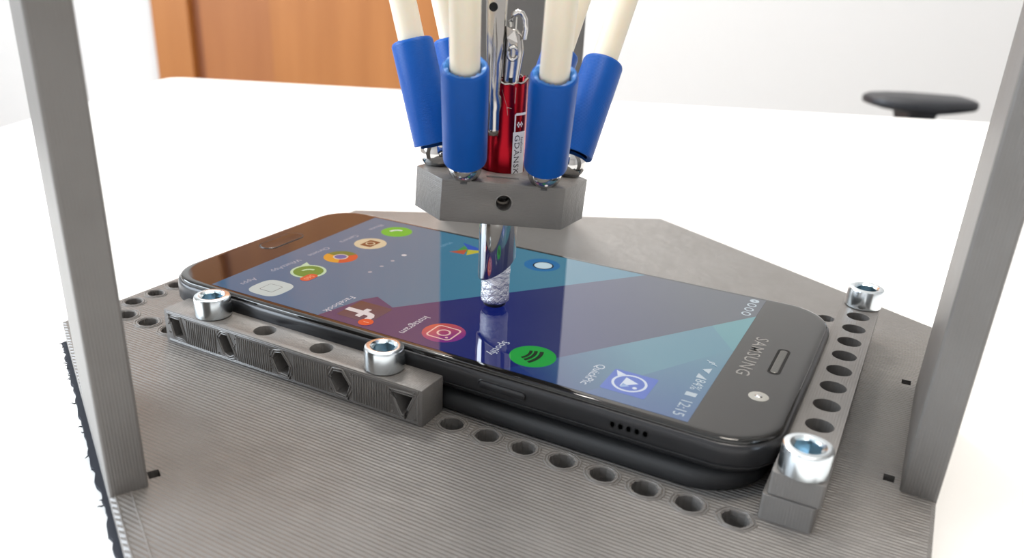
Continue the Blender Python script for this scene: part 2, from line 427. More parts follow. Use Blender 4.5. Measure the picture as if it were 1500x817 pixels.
# posts
def post(ang, n0, n1, t0, t1, top, lean=(0, 0), spread=0.0):
    o = MB()
    lx, lt = lean
    def c(nn, tt, z): return (nn, tt, z)
    zb = -17.0 if ang != 240 else -16.9
    H = top - zb
    o.add([(n0, t0, 0), (n1, t0, 0), (n1, t1, 0), (n0, t1, 0),
           (n0 + lx, t0 + lt - spread, H), (n1 + lx + spread * .25, t0 + lt - spread, H), (n1 + lx + spread * .25, t1 + lt + spread, H), (n0 + lx, t1 + lt + spread, H)],
          [(0, 3, 2, 1), (4, 5, 6, 7), (0, 1, 5, 4), (1, 2, 6, 5), (2, 3, 7, 6), (3, 0, 4, 7)])
    ob = o.obj('post', 'post', frame); ob.rotation_euler = (0, 0, math.radians(ang)); bevel(ob, .5, 2); return ob
post(0, 89.3, 95.4, -24.0, 21.5, 190, (0, 0), 0)
post(120, 90.5, 97.0, -23, 23, 190)
post(240, 92.4, 98.7, -13.5, 26.3, 190, (-.9, 0))

# dark felt under the plate
felt = thing('felt_pad', (PC.x, PC.y, TABLE_Z), 'thin dark felt pad with frayed edge under the grey base plate', 'pad')
fo = Vector((PC.x, PC.y, TABLE_Z)); fm = MB()
base = hexa(-1.0, {240: 2.1}); edge = []
for i in range(6):
    a, b_ = base[i], base[(i + 1) % 6]; nrm = Vector(((b_ - a).y, -(b_ - a).x)).normalized()
    for k in range(60):
        q = a.lerp(b_, k / 60) + nrm * random.uniform(-.45, .35); edge.append((q.x - fo.x, q.y - fo.y))
fm.loft([[(p[0], p[1], 0.02) for p in edge], [(p[0] * 1.001, p[1] * 1.001, .5) for p in edge], [(p[0], p[1], .98) for p in edge]])
fm.obj('felt_sheet', 'felt', felt)
fb = MB(); a, b_ = corner(180, 240, -1.0, {240: 2.1}), corner(240, 300, -1.0, {240: 2.1}); nrm = Vector((-.5, -.866, 0)); tg = Vector((.866, -.5, 0))
for k in range(46):
    t_ = random.random() ** 1.2; q = a.lerp(b_, t_); q = Vector((q.x - fo.x, q.y - fo.y, .6)); L = random.uniform(.4, 1.6) * (2.0 if k % 9 == 0 else 1)
    pts = [q - nrm * .5]
    for j in range(4):
        pts.append(pts[-1] + (nrm * random.uniform(.1, .5) + tg * random.uniform(-.4, .4)) * L * .7 + Vector((0, 0, random.uniform(-.1, .2))))
        pts[-1].z = min(max(pts[-1].z, .15), 2)
    fb.tube(pts, [.14, .12, .16, .10, .05], 5)
tag(fb.obj('fibres', 'felt', felt, recalc=False), kind='stuff')

# ================================================================== perforated bars
BTZ = -3.93
bar1 = thing('perforated_bar', (-27.1, -38.6, PZ), 'thick grey printed bar with side holes along the near edge of the phone', 'bar')
bo = Vector((-27.1, -38.6, PZ)); H = BTZ - PZ
mb = MB(); mb.box(-36, 36, -3.95, 3.75, 0.03, H)
VX = [-51.36, -35.36, -19.36, -3.36]; SX = [-59.0, -43.4, -27.4, -11.4, 4.4]
cut = []
for x in VX:
    c = MB(); c.lathe([(2.45, -1), (2.45, H + 1)], 24, Matrix.Translation((x - bo.x, 0.1, 0))); cut.append(c)
shapes = [[(-1.7, 2.3), (.9, 2.4), (2.0, -2.2), (-.9, -1.9)], [(-1.9, 1.2), (-1.0, 2.3), (.5, 2.4), (2.1, -1.8), (.6, -2.4), (-.8, -1.9)],
          [(-2.0, .6), (-1.2, 2.1), (.4, 2.5), (2.2, -.2), (1.6, -2.3), (-.8, -2.2)], [(-2.1, .5), (-1.2, 2.3), (.6, 2.5), (2.3, 0), (1.4, -2.4), (-.9, -2.3)],
          [(-2.2, 2.0), (2.1, 2.1), (.3, -2.4), (-.3, -2.3)]]
for x, sh in zip(SX, shapes):
    sh[:] = [(p[0] * 1.12, p[1] * 1.05) for p in sh]
    c = MB(); k = len(sh)
    c.add([(x - bo.x + p[0], yy, H / 2 - .1 + p[1]) for yy in (-6, 6) for p in sh], [tuple(range(k)), tuple(reversed(range(k, 2 * k)))] + [(i, i + k, (i + 1) % k + k, (i + 1) % k) for i in range(k)]); cut.append(c)
boolean_cut(mb, cut, 'bar_body', 'bar', bar1, bev=0.25)
rb = MB()
for i in range(112):                                    # printed ribs on the near side between the holes
    x = -35.0 + i * .63
    if any(abs(x - (s_ - bo.x)) < 3.15 for s_ in SX): continue
    w = [(x + random.uniform(-.06, .06), -3.95, z) for z in (.9, 2.2, 3.4, 4.6, 5.8, 6.9)]
    rb.tube(w, [.15, .27, .3, .27, .3, .15], 6)
for z in (.45, .75, H - .75, H - .4):
    rb.tube([(x, -3.93, z + random.uniform(-.03, .03)) for x in range(-35, 36, 2)], .13, 5)
tag(rb.obj('print_ribs', 'rim', bar1, 60, recalc=False), kind='stuff')
for x, sh in zip(SX, shapes):
    rr = MB()
    for sc_, ra in ((1.08, .2), (1.3, .22)):
        pts = []
        for i in range(len(sh)):
            a, b_ = sh[i], sh[(i + 1) % len(sh)]
            for t_ in (0, .33, .66): pts.append((x - bo.x + (a[0] + (b_[0] - a[0]) * t_) * sc_ + random.uniform(-.05, .05), -3.97, H / 2 - .1 + (a[1] + (b_[1] - a[1]) * t_) * sc_ * .97 + random.uniform(-.05, .05)))
        pts = [(min(max(p[0], -35.8), 35.8), p[1], min(max(p[2], .3), H - .3)) for p in pts]
        rr.tube(pts, ra, 6, True)
    for k in range(12):
        sx = random.choice((-1, 1)); rr.lathe([(.04, -.2), (.25, -.1), (.25, .1), (.04, .2)], 6, Matrix.Translation((x - bo.x + sx * random.uniform(2.3, 3.0), -3.95, random.uniform(.9, 7.2))))
    rr.obj('hole_rim', 'rim', bar1, 60, recalc=False)

RTZ = -2.5; RBX = 77.05
YH = [49.3, 41.3, 33.1, 25.0, 16.9, 8.9, .7, -7.7, -16.2, -24.4, -32.6]
def vbar(name, x0, x1, y0, y1, z0, z1, label, ox=0, oy=0, ribs=False):
    o = Vector(((x0 + x1) / 2, (y0 + y1) / 2, z0)); th = thing(name, o, label, 'bar')
    mb = MB(); outer = rrect((x1 - x0) / 2, (y1 - y0) / 2, .5, 3)
    mb.prism(outer, [circ(2.5, 24, 77.45 - o.x + ox, y - o.y + oy) for y in YH], 0, z1 - z0)
    ob = mb.obj('bar_body', 'rbar', th, 35, weld=True)
    ob.data.transform(Matrix.Identity(4)); bevel(ob, .35, 2, 60)
    return th
M['rbar'] = pla('printed_grey_upright_bar', GA, GB, 'X', 0.5, 0.02, 0.42, 0.8, 0.03)
vbar('perforated_bar', 72.9, 81.4, -35.7, 53.6, -6.9, RTZ, 'upper of the two stacked grey bars by the phone earpiece end')
vbar('perforated_bar', 72.2, 80.8, -35.9, 53.2, PZ + .03, -7.1, 'lower of the two stacked grey bars, resting on the base plate', -.3, -.3)

# ================================================================== socket head screws
def screw_thing(origin, label, angle, src=None):
    if src is not None:
        t = src.copy(); COL.objects.link(t); t.location = W(origin); t['label'] = label; t.rotation_euler.z = angle
        for ch in list(src.children):
            c = ch.copy(); COL.objects.link(c); c.parent = t
            for g in list(ch.children): d = g.copy(); COL.objects.link(d); d.parent = c
        return t
    t = thing('cap_screw', origin, label, 'screw', 'socket head screws holding the bars')
    mb = MB(); R, h, n = 4.1, 4.9, 48
    mb.lathe([(3.6, 0), (R, .25), (R, h - .55), (R - .15, h - .2), (R - .55, h), (2.9, h), (2.55, h - .25), (2.5, h - .3)], n, cap=(True, False))
    hdp = mb.obj('screw_head', 'zinc', t, 35)
    sk = MB(); hexp = []
    for i in range(48):
        a = 2 * PI * i / 48; ph = ((a) % (PI / 3)) - PI / 6; rr = min(2.5, 2.08 / math.cos(ph)); hexp.append((rr * math.cos(a), rr * math.sin(a)))
    sk.loft([[(2.52 * math.cos(2 * PI * i / 48), 2.52 * math.sin(2 * PI * i / 48), h - .28) for i in range(48)], [(p[0], p[1], h - .5) for p in hexp], [(p[0], p[1], h - 3.0) for p in hexp]], cap=(False, True))
    sk.obj('hex_socket', 'zinc_dark', hdp, 35)
    sh = MB(); pr = [(2.25, -8.0)]
    for k in range(20): z = -7.8 + k * .38; pr += [(1.95, z), (2.3, z + .19)]
    sh.lathe(pr + [(2.0, 0.05)], 20); sh.obj('shank', 'zinc', t, 60)
    return t
s0 = screw_thing((-51.0, -38.5, BTZ), 'socket head screw at the home button end of the near bar', .3)
screw_thing((-3.1, -38.3, BTZ), 'socket head screw near the right end of the near bar', .9, s0)
screw_thing((77.35, -32.6, RTZ), 'socket head screw nearest the camera, on the right stacked bar', .5, s0)
screw_thing((77.55, 49.3, RTZ), 'socket head screw at the far end of the right stacked bar', .1, s0)

# ================================================================== rubber pad and phone
pd = MB(); rg = []
for (ins, z) in ((.5, 0.03), (.1, .6), (0, 1.4), (.15, 2.4), (.5, 3.2), (1.4, 4.0)):
    rg.append([(p[0], p[1], z) for p in rrect(71.0 - ins, 34.2 - ins, 13 - ins, 10)])
pd.loft(rg); pado = pd.obj('rubber_pad', 'rubber', None, 50, origin=(0, 0, PZ))
tag(pado, 'black rubber pad lying between the phone and the grey base plate', 'pad')

phone = thing('smartphone', (0, 0, -7.95), 'black smartphone lying flat with its lit screen upward', 'phone')
HL, HW, CR = 73.2, 35.0, 11.0
PO = 7.95
def ring(ins, z, n=14): return [(p[0], p[1], z + PO) for p in rrect(HL - ins, HW - ins, max(CR - ins, 1.5), n)]
gl = MB(); gl.loft([ring(.75, -1.15), ring(.75, -.55), ring(.85, -.36), ring(1.1, -.19), ring(1.5, -.09), ring(2.0, -.045), ring(2.6, -.03)], cap=(False, True))
gl.obj('front_glass', 'glass', phone, 40)
fr = MB(); fr.loft([ring(.85, -1.0), ring(.55, -.95), ring(.25, -1.15), ring(.05, -1.8), ring(0, -2.8), ring(0, -4.6), ring(.1, -5.1), ring(.5, -5.9), ring(1.4, -6.9), ring(3.0, -7.7), ring(5, -7.93)], cap=(True, True))
fr.obj('frame', 'frame', phone, 50)
seam = MB(); seam.tube([(p[0], p[1], -5.2 + PO) for p in rrect(HL - .02, HW - .02, CR, 14)], .09, 6, True); seam.obj('back_cover_seam', 'black', phone, 60, recalc=False)
# home button, earpiece, camera, maker's lettering
hb = MB(); hb.loft([[(p[0], p[1], z + PO) for p in rrect(2.6 - i_, 7.2 - i_, 2.5 - i_, 8, -65.7, 0.6)] for (i_, z) in ((0, -.06), (.02, .03), (.15, .10), (.5, .10), (.9, .07))]); hbo = hb.obj('home_button', 'glass', phone, 50)
hr = MB(); hr.tube([(p[0], p[1], -.03 + PO) for p in rrect(2.75, 7.35, 2.6, 8, -65.7, .6)], .09, 6, True); hr.obj('home_button_ring', 'frame', hbo, 60, recalc=False)
ep = MB(); ep.loft([[(p[0], p[1], z + PO) for p in rrect(1.25 - i_, 6.3 - i_, 1.1 - i_ * .8, 6, 66.6, .9)] for (i_, z) in ((0, -.05), (0, .02), (.25, .02), (.3, -.02))], cap=(False, True)); M['hole'] = mat('speaker_hole_dark', (.002, .002, .002), .8)
epo = ep.obj('earpiece', 'hole', phone, 40)
gr = MB()
gr.loft([[(p[0], p[1], z + PO) for p in rrect(.72 - i_, 5.7 - i_, .6 - i_ * .5, 5, 66.6, .9)] for (i_, z) in ((0, .0), (.1, .06), (.25, .08))])
for k in range(24): gr.box(66.0, 67.2, -4.6 + k * .46, -4.44 + k * .46, PO + .07, PO + .11)
g_ = gr.obj('speaker_mesh', 'grille', epo) if 'grille' in M else None
M['grille'] = mat('earpiece_mesh', (0.16, 0.16, 0.15), .4, .8)
if g_ is None: g_ = gr.obj('speaker_mesh', 'grille', epo)
cm = MB(); cm.lathe([(1.85, -.04), (1.85, .03), (1.7, .07), (.75, .05)], 32, Matrix.Translation((66.2, -16.2, PO))); M['lensring'] = mat('lens_ring', (.30, .29, .26), .3, .2); cmo = cm.obj('selfie_camera', 'lensring', phone, 40)
cl = MB(); cl.lathe([(.75, .0), (.72, .08), (.5, .24), (.05, .3)], 32, Matrix.Translation((66.2, -16.2, PO))); cl.obj('lens', 'chrome', cmo, 60)
def scr(u, v, z): return (v, -u, z + PO)               # screen coordinates: u to the phone's right, v to its top
v_, f_ = text_geo('SAMSUNG', 4.0, spacing=1.12, bold=.012)
tx = MB(); tx.add([scr(p[0] - .6, 61.3 + p[1] * .95, .0) for p in v_], f_); tx.obj('maker_lettering', 'grey_print', phone, recalc=False)
# side button and microphone/speaker holes on the near side
pb = MB(); pb.loft([[(22.3 + p[0], -HW + .25 - d, -3.1 + p[1] + PO) for p in rrect(5.0 - i_, .75 - i_, .7 - i_ * .8, 5)] for (i_, d) in ((-.05, 0), (0, .55), (.25, .7))]); pbo = pb.obj('power_button', 'frame', phone, 40)
pg = MB(); pg.tube([(22.3 + p[0], -HW + .02, -3.1 + p[1] + PO) for p in rrect(5.2, .95, .85, 5)], .1, 6, True); pg.obj('button_gap', 'black', pbo, 60, recalc=False)
for k in range(5):
    c = MB(); c.lathe([(.6, 0), (.6, .06), (.48, .08), (.44, -.5 + .52)], 16, Matrix.Translation((44.9 + 1.55 * k, -HW + .02, -3.3 + PO)) @ Matrix.Rotation(PI / 2, 4, 'X') @ Matrix.Scale(1.35, 4, (0, 1, 0)), cap=(True, True)); c.obj('speaker_hole', 'hole', phone, 60) if 'hole' in M else None
    if 'hole' not in M:
        M['hole'] = mat('speaker_hole_dark', (.002, .002, .002), .8); c.obj('speaker_hole', 'hole', phone, 60)

# ------------------------------------------------------------------ what the screen shows
dsp = MB(); Z0 = 0.0
def sp(name, polys, parent=None, lift=1):
    """polys: (points in u,v; colour or (function)); every next one lies a hair above the last"""
    o = MB()
    for k, (pts, c) in enumerate(polys):
        z = 0.012 * (lift + k)
        if isinstance(pts, tuple):                      # text: (verts, faces)
            o.add([scr(p[0], p[1], z) for p in pts[0]], pts[1], c)
        else: o.add([scr(p[0], p[1], z) for p in pts], [tuple(range(len(pts)))], c)
    return o.obj(name, 'display', parent or do, recalc=False)
def grad(ca, cb, pa, pb):
    """colour running from ca at point pa to cb at point pb (X,Y in mm)"""
    ca, cb = lin(ca), lin(cb); d = Vector((pb[0] - pa[0], pb[1] - pa[1])); L2_ = d.length_squared
    def g(co):
        t = max(0, min(1, ((co.x * 1000 - pa[0]) * d.x + (co.y * 1000 - pa[1]) * d.y) / L2_)); return tuple(ca[i] * (1 - t) + cb[i] * t for i in range(3))
    return g
def grad3(ca, cb, cc, pa, pb, pc):
    g1, g2 = grad(ca, cb, pa, pb), grad(cb, cc, pb, pc)
    return lambda co: g1(co) if co.x * 1000 < pb[0] else g2(co)
def xy(pts): return [(-p[1], p[0]) for p in pts]       # X,Y -> u,v
XL, XR, YN, YF = -57.55, 57.55, -32.4, 32.4
A_ = (-14.0, -20.0); B_ = (27.5, 32.4); C_ = (57.55, 21.5); 
def gridfill(poly, col, name, lift=0, n=10):
    """fills a polygon with small faces so that the gradient is smooth"""
    pts = [Vector(p) for p in poly]; x0 = min(p.x for p in pts); x1 = max(p.x for p in pts); k = len(pts)
    o = MB(); bm = bmesh.new(); vs = [bm.verts.new((p.x, p.y, 0)) for p in pts]; bm.faces.new(vs)
    for i in range(1, n):
        bmesh.ops.bisect_plane(bm, geom=bm.verts[:] + bm.edges[:] + bm.faces[:], plane_co=(x0 + (x1 - x0) * i / n, 0, 0), plane_no=(1, 0, 0))
    y0 = min(p.y for p in pts); y1 = max(p.y for p in pts)
    for i in range(1, n):
        bmesh.ops.bisect_plane(bm, geom=bm.verts[:] + bm.edges[:] + bm.faces[:], plane_co=(0, y0 + (y1 - y0) * i / n, 0), plane_no=(0, 1, 0))
    bm.verts.index_update(); o.add([(v.co.x, v.co.y, PO + .0) for v in bm.verts], [tuple(v.index for v in fc.verts) for fc in bm.faces], col); bm.free()
    return o
disp = MB()
def addp(poly, col):
    g = gridfill(poly, col, ''); disp.add(g.v, g.f, col)
L_B = (-25.3, YN)                                       # foot of the violet area's left side
addp([(XL, YN), L_B, (-22.5, -20.0), (-20.5, -16.8), A_, B_, (XL, YF)], grad((28, 108, 148), (70, 132, 158), (-50, -10), (2, 20)))
addp([L_B, (21.1, YN), (30.1, -19.2), C_, (XR, YF), B_, A_, (-20.5, -16.8), (-22.5, -20.0)], grad3((50, 44, 104), (14, 30, 110), (78, 86, 98), (-22, -26), (2, 0), (46, 24)))
addp([(21.1, YN), (38, YN), (57.0, 1.0), (50.4, 10.65), (30.1, -19.2)], grad((24, 50, 120), (84, 140, 160), (22, -28), (40, -10)))
addp([(38, YN), (XR, YN), (XR, .5), (57.0, 1.0)], grad((60, 98, 150), (86, 140, 158), (50, -32), (54, 0)))
addp([(30.1, -19.2), (50.4, 10.65), (57.0, 1.0), (XR, .5), C_], grad((84, 146, 160), (92, 156, 164), (45, -5), (55, 15)))
do = disp.obj('display', 'display', phone, recalc=True)
WH = lin((235, 240, 245)); GREYT = lin((150, 165, 180))
def disc(u, v, r, n=28): return circ(r, n, u, v)
def moved(pts, u, v): return [(p[0] + u, p[1] + v) for p in pts]
def txt(s_, size, u, v, align='CENTER', bold=0.0):
    a, b2 = text_geo(s_, size, align, 1.0, bold); return ([(p[0] + u, p[1] + v) for p in a], b2)
def arcband(u, v, r0_, r1_, a0, a1, n=16):
    o = [(u + r1_ * math.cos(math.radians(a0 + (a1 - a0) * i / n)), v + r1_ * math.sin(math.radians(a0 + (a1 - a0) * i / n))) for i in range(n + 1)]
    return o + [(u + r0_ * math.cos(math.radians(a1 - (a1 - a0) * i / n)), v + r0_ * math.sin(math.radians(a1 - (a1 - a0) * i / n))) for i in range(n + 1)]
def handset(u, v, s_): return arcband(u + .45 * s_, v + .45 * s_, 1.55 * s_, 2.25 * s_, 175, 275, 10)
R = 4.45; DV = -44.4
sp('app_icon', [(disc(-24.9, DV, R), lin((70, 190, 40))), (handset(-24.9, DV, 1.15), WH)])
cr_ = (214, 204, 172)
sp('app_icon', [(disc(-12.4, DV, R), lin(cr_)), (rrect(2.5, 1.8, .4, 3, -12.4, DV), lin((96, 48, 26))), (disc(-12.4, DV, 1.35, 20), lin(cr_)), (disc(-12.4, DV, .95, 20), lin((96, 48, 26)))])
u0_ = .5
def wedge(a0, a1): return [(u0_, DV)] + [(u0_ + R * math.cos(math.radians(a0 + (a1 - a0) * i / 12)), DV + R * math.sin(math.radians(a0 + (a1 - a0) * i / 12))) for i in range(13)]
sp('app_icon', [(wedge(30, 150), lin((205, 70, 32))), (wedge(150, 270), lin((82, 118, 40))), (wedge(270, 390), lin((222, 158, 34))), (disc(u0_, DV, 2.0, 24), lin((215, 205, 190))), (disc(u0_, DV, 1.6, 24), lin((66, 92, 170)))])
u1 = 13.2
sp('app_icon', [(disc(u1, DV, R), lin((190, 225, 190))), ([(u1 - 3.6, DV - 2.6), (u1 - 1.6, DV - 4.1), (u1 - 4.7, DV - 4.6)], lin((190, 225, 190))), (disc(u1, DV, 3.75), lin((66, 140, 46))), (handset(u1, DV, 1.0), lin((190, 230, 180)))])
sp('notification_badge', [(rrect(2.5, 1.45, 1.4, 6, u1 + 3.2, DV + 2.9), lin((214, 74, 40))), (txt('560', 2.1, u1 + 3.2, DV + 2.9), lin((240, 170, 140)))], lift=6)
u2 = 26.4
sq = []
for k in range(40):
    a = 2 * PI * k / 40; c_, s2 = math.cos(a), math.sin(a); sq.append((u2 + 4.5 * math.copysign(abs(c_) ** .62, c_), DV + 4.5 * math.copysign(abs(s2) ** .62, s2)))
sp('app_icon', [(sq, lin((196, 214, 214))), (rrect(2.0, 2.0, .5, 4, u2, DV), lin((92, 108, 112))), (rrect(1.85, 1.85, .4, 4, u2, DV), lin((196, 214, 214)))])
for (s_, u, v) in (('Phone', -24.9, DV - 7.3), ('Camera', -12.4, DV - 7.3), ('Chrome', .5, DV - 7.3), ('WhatsApp', 13.2, DV - 7.3), ('Apps', 26.2, DV - 7.3)):
    sp('icon_caption', [(txt(s_, 2.35, u, v), lin((170, 180, 195)))])
for k, u in enumerate((-11.0, -5.4 + .2, -.2 + .3, 5.6)):
    v = -31.5; sp('page_dot', [(disc(u * .9, v, .55 if k else .72, 12), lin((215, 220, 225)) if k == 0 else lin((160, 172, 185)))])
# column of four apps at the near side
sc1 = 25.3
fv = -17.8
fpts = [(-.2, -4.5), (-.2, -.6), (-1.6, -.6), (-1.6, .8), (-.2, .8), (-.2, 1.6), (.3, 2.9), (1.4, 3.6), (3.1, 3.6), (3.1, 2.2), (2.0, 2.2), (1.5, 1.9), (1.4, 1.3), (1.4, .8), (3.0, .8), (2.8, -.6), (1.4, -.6), (1.4, -4.5)]
sp('app_icon', [(rrect(4.5, 4.5, .6, 4, sc1, fv), grad((66, 44, 52), (58, 60, 100), (-22, -22), (-13, -30))), ([(sc1 + p[0], fv + p[1]) for p in fpts], lin((225, 222, 225)))])
sp('notification_badge', [(disc(sc1 + 4.4, fv + 3.6, 1.7, 20), lin((222, 74, 38))), (txt('1', 2.1, sc1 + 4.4, fv + 3.6), lin((250, 190, 160)))], lift=5)
iv = 2.7; iu = 24.9
gin = grad((226, 96, 30), (130, 40, 130), (-2, -20), (6, -26))
o = MB()
def subdiv_poly(o, pts, c, z):
    cx = sum(p[0] for p in pts) / len(pts); cy = sum(p[1] for p in pts) / len(pts); k = len(pts)
    rings_ = [[(cx + (p[0] - cx) * q, cy + (p[1] - cy) * q) for p in pts] for q in (.001, .33, .66, 1)]
    vs = [scr(p[0], p[1], z) for rr_ in rings_ for p in rr_]
    o.add(vs, [(a * k + i, a * k + (i + 1) % k, (a + 1) * k + (i + 1) % k, (a + 1) * k + i) for a in range(3) for i in range(k)], c)
subdiv_poly(o, disc(iu, iv, 4.7, 36), gin, .012)
def outline(pts, w, c, z):
    cx = sum(p[0] for p in pts) / len(pts); cy = sum(p[1] for p in pts) / len(pts); k = len(pts); inn = []
    for p in pts:
        d = Vector((p[0] - cx, p[1] - cy)); d = d * (1 - w / d.length); inn.append((cx + d.x, cy + d.y))
    o.add([scr(p[0], p[1], z) for p in list(pts) + inn], [(i, (i + 1) % k, k + (i + 1) % k, k + i) for i in range(k)], c)
outline(rrect(3.0, 3.0, 1.1, 6, iu, iv), .42, lin((245, 200, 190)), .024); outline(disc(iu, iv, 1.55, 24), .42, lin((245, 200, 190)), .024)
o.add([scr(p[0], p[1], .024) for p in disc(iu + 1.75, iv + 1.75, .35, 12)], [tuple(range(12))], lin((245, 200, 190)))
o.obj('app_icon', 'display', do, recalc=False)
sv = 23.5; su = 24.5; sg = [(disc(su, sv, 4.75, 40), lin((20, 165, 62)))]
for (r1, w, dv) in ((6.2, .42, -5.0), (4.9, .38, -4.9), (3.7, .34, -4.7)):
    half = 27 if r1 > 6 else (29 if r1 > 4 else 31)
    sg.append((arcband(su - .4, sv + dv, r1 - w, r1 + w, 90 - half - 4, 90 + half - 4, 12), lin((16, 40, 18))))
sp('app_icon', sg)
qv = 44.0; qu = 24.6
o = MB()
o.add([scr(p[0], p[1], .012) for p in rrect(4.4, 4.4, .5, 4, qu, qv)], [tuple(range(20))], lin((52, 96, 196)))
outline(disc(qu, qv, 3.4, 32), .5, lin((215, 225, 240)), .024)
o.add([scr(p[0], p[1], .024) for p in [(qu - 2.9, qv - 1.6), (qu - 1.5, qv - 2.9), (qu - 3.9, qv - 4.0)]], [(0, 1, 2)], lin((215, 225, 240)))
o.add([scr(p[0], p[1], .024) for p in [(qu - 2.0, qv - 1.3), (qu + 1.9, qv - 1.3), (qu - .6, qv + 1.6)]], [(0, 1, 2)], lin((215, 225, 240)))
o.add([scr(p[0], p[1], .024) for p in [(qu + .5, qv - 1.1), (qu + 2.3, qv - 1.1), (qu + 1.2, qv + .4)]], [(0, 1, 2)], lin((150, 180, 225)))
o.add([scr(p[0], p[1], .024) for p in disc(qu + 1.3, qv + 1.5, .45, 12)], [tuple(range(12))], lin((215, 225, 240)))
o.obj('app_icon', 'display', do, recalc=False)
for (s_, v) in (('Facebook', fv - 7.4), ('Instagram', iv - 7.4), ('Spotify', sv - 7.6), ('QuickPic', qv - 7.3)):
    sp('icon_caption', [(txt(s_, 2.6, 24.9, v), lin((205, 212, 222)))])
# far column: map app and round blue app
mv, mu = -19.5, -23.6
sp('app_icon', [([(mu + 4.4, mv - 2.2), (mu - .6, mv + 4.2), (mu - 1.8, mv - 2.6)], lin((70, 150, 70))), ([(mu - 4.0, mv - 4.3), (mu + .3, mv - .2), (mu - 1.6, mv + 4.3)], lin((40, 84, 190))), ([(mu + .3, mv - .2), (mu + 4.3, mv + 1.6), (mu - 1.2, mv + 4.4)], lin((200, 190, 50))), ([(mu + .4, mv - .4), (mu + 4.5, mv - 3.6), (mu + 4.2, mv + .8)], lin((190, 84, 50)))])
wv_, wu = 2.2, -24.1
sp('app_icon', [(disc(wu, wv_, 4.7, 32), lin((28, 112, 172))), (disc(wu + .3, wv_ + .5, 2.75, 24), lin((14, 30, 48))), (disc(wu + .3, wv_ + .5, 2.35, 24), lin((205, 228, 236)))])
sp('icon_caption', [(txt('Maps', 2.2, mu, mv - 7.3), lin((120, 165, 190)))])
# status bar
SV = 55.2; st_ = lin((190, 205, 215))
sp('status_bar', [(txt('12:15', 3.0, 27.9, SV), st_), (rrect(.75, 1.05, .15, 2, 22.3, SV), st_), (txt('84%', 2.9, 18.0, SV), st_), ([(13.2, SV - 1.1), (15.2, SV - 1.1), (15.2, SV + 1.1)], st_), ([(11.2, SV - 1.0), (12.5, SV + .7), (9.9, SV + .7)], st_), (arcband(7.6, SV, .35, .6, 0, 300, 10), st_), ([(6.6, SV - 1.2), (6.9, SV - 1.2), (8.6, SV + 1.2), (8.3, SV + 1.2)], st_)])
o = MB()
for k in range(4): outline(disc(-30.6 + 2.9 * k, SV, 1.1, 16), .35 if k else .8, st_, .012)
o.obj('status_icons', 'display', do, recalc=False)

# ================================================================== moving platform, tilted a little
t0 = Vector((.8660254, .5, 0)); n0 = Vector((.5, -.8660254, 0)); TIP = Vector((4.317, -6.275, 0))
phi, psi = .053, .014
tt_ = t0 * math.cos(phi) - Vector((0, 0, 1)) * math.sin(phi); zz = Vector((0, 0, 1)) * math.cos(phi) + t0 * math.sin(phi)
nn_, zz = n0 * math.cos(psi) + zz * math.sin(psi), zz * math.cos(psi) - n0 * math.sin(psi)
EC = TIP + t0 * .542 + Vector((0, 0, 27.633))
# local axes: x = tt_, y = -nn_ (away from the camera), z = zz
RM = Matrix(((tt_.x, -nn_.x, zz.x), (tt_.y, -nn_.y, zz.y), (tt_.z, -nn_.z, zz.z)))
plat = thing('platform', EC, 'grey printed six sided platform held above the phone by six rods', 'robot platform', rot=RM.to_quaternion())
HB = 8.533
hexl = [(-12.29, 13.57), (12.29, 13.57), (17.9, 3.86), (5.6, -17.43), (-5.6, -17.43), (-17.9, 3.86)]
mb = MB(); mb.loft([[(p[0], -p[1], z) for p in hexl] for z in (-HB / 2, HB / 2)])
c1 = MB(); c1.lathe([(4.75, -8), (4.75, 8)], 40)
c2 = MB(); c2.lathe([(1.55, 0), (1.55, 10)], 20, Matrix.Translation((.3, -15, .35)) @ Matrix.Rotation(-PI / 2, 4, 'X'))
c3 = MB(); c3.box(-3.4, 3.2, -8.9, -7.6, 1.2, 6)
boolean_cut(mb, [c1, c2, c3], 'platform_body', 'body', plat, bev=0.22)
hi = MB(); hi.lathe([(1.6, -.1), (1.85, .02), (1.6, .14)], 24, Matrix.Translation((.3, -13.57, .35)) @ Matrix.Rotation(-PI / 2, 4, 'X'), cap=(False, False)); hi.obj('screw_hole_rim', 'rim', plat, 60)
BALLS = [(-8.0, 11.7), (8.0, 11.7), (14.1, 1.0), (6.2, -12.8), (-6.2, -12.8), (-14.1, 1.0)]
BH = HB / 2 + 2.6
ballm = None
for (bx, bd) in BALLS:
    if ballm is None:
        b1 = MB(); b1.lathe([(3.5 * math.sin(PI * k / 18) + 1e-3, -3.5 * math.cos(PI * k / 18)) for k in range(19)], 32)
        bo1 = b1.obj('ball', 'chrome', plat, 60); ballm = bo1.data
        b2 = MB(); b2.lathe([(2.0, -3.3), (2.0, -2.6)], 24); bo2 = b2.obj('stud_collar', 'frame', plat, 40); cm2 = bo2.data
    else:
        bo1 = bpy.data.objects.new('ball', ballm); COL.objects.link(bo1); bo1.parent = plat
        bo2 = bpy.data.objects.new('stud_collar', cm2); COL.objects.link(bo2); bo2.parent = plat
    bo1.location = Vector((bx, -bd, BH)) / 1000; bo2.location = bo1.location

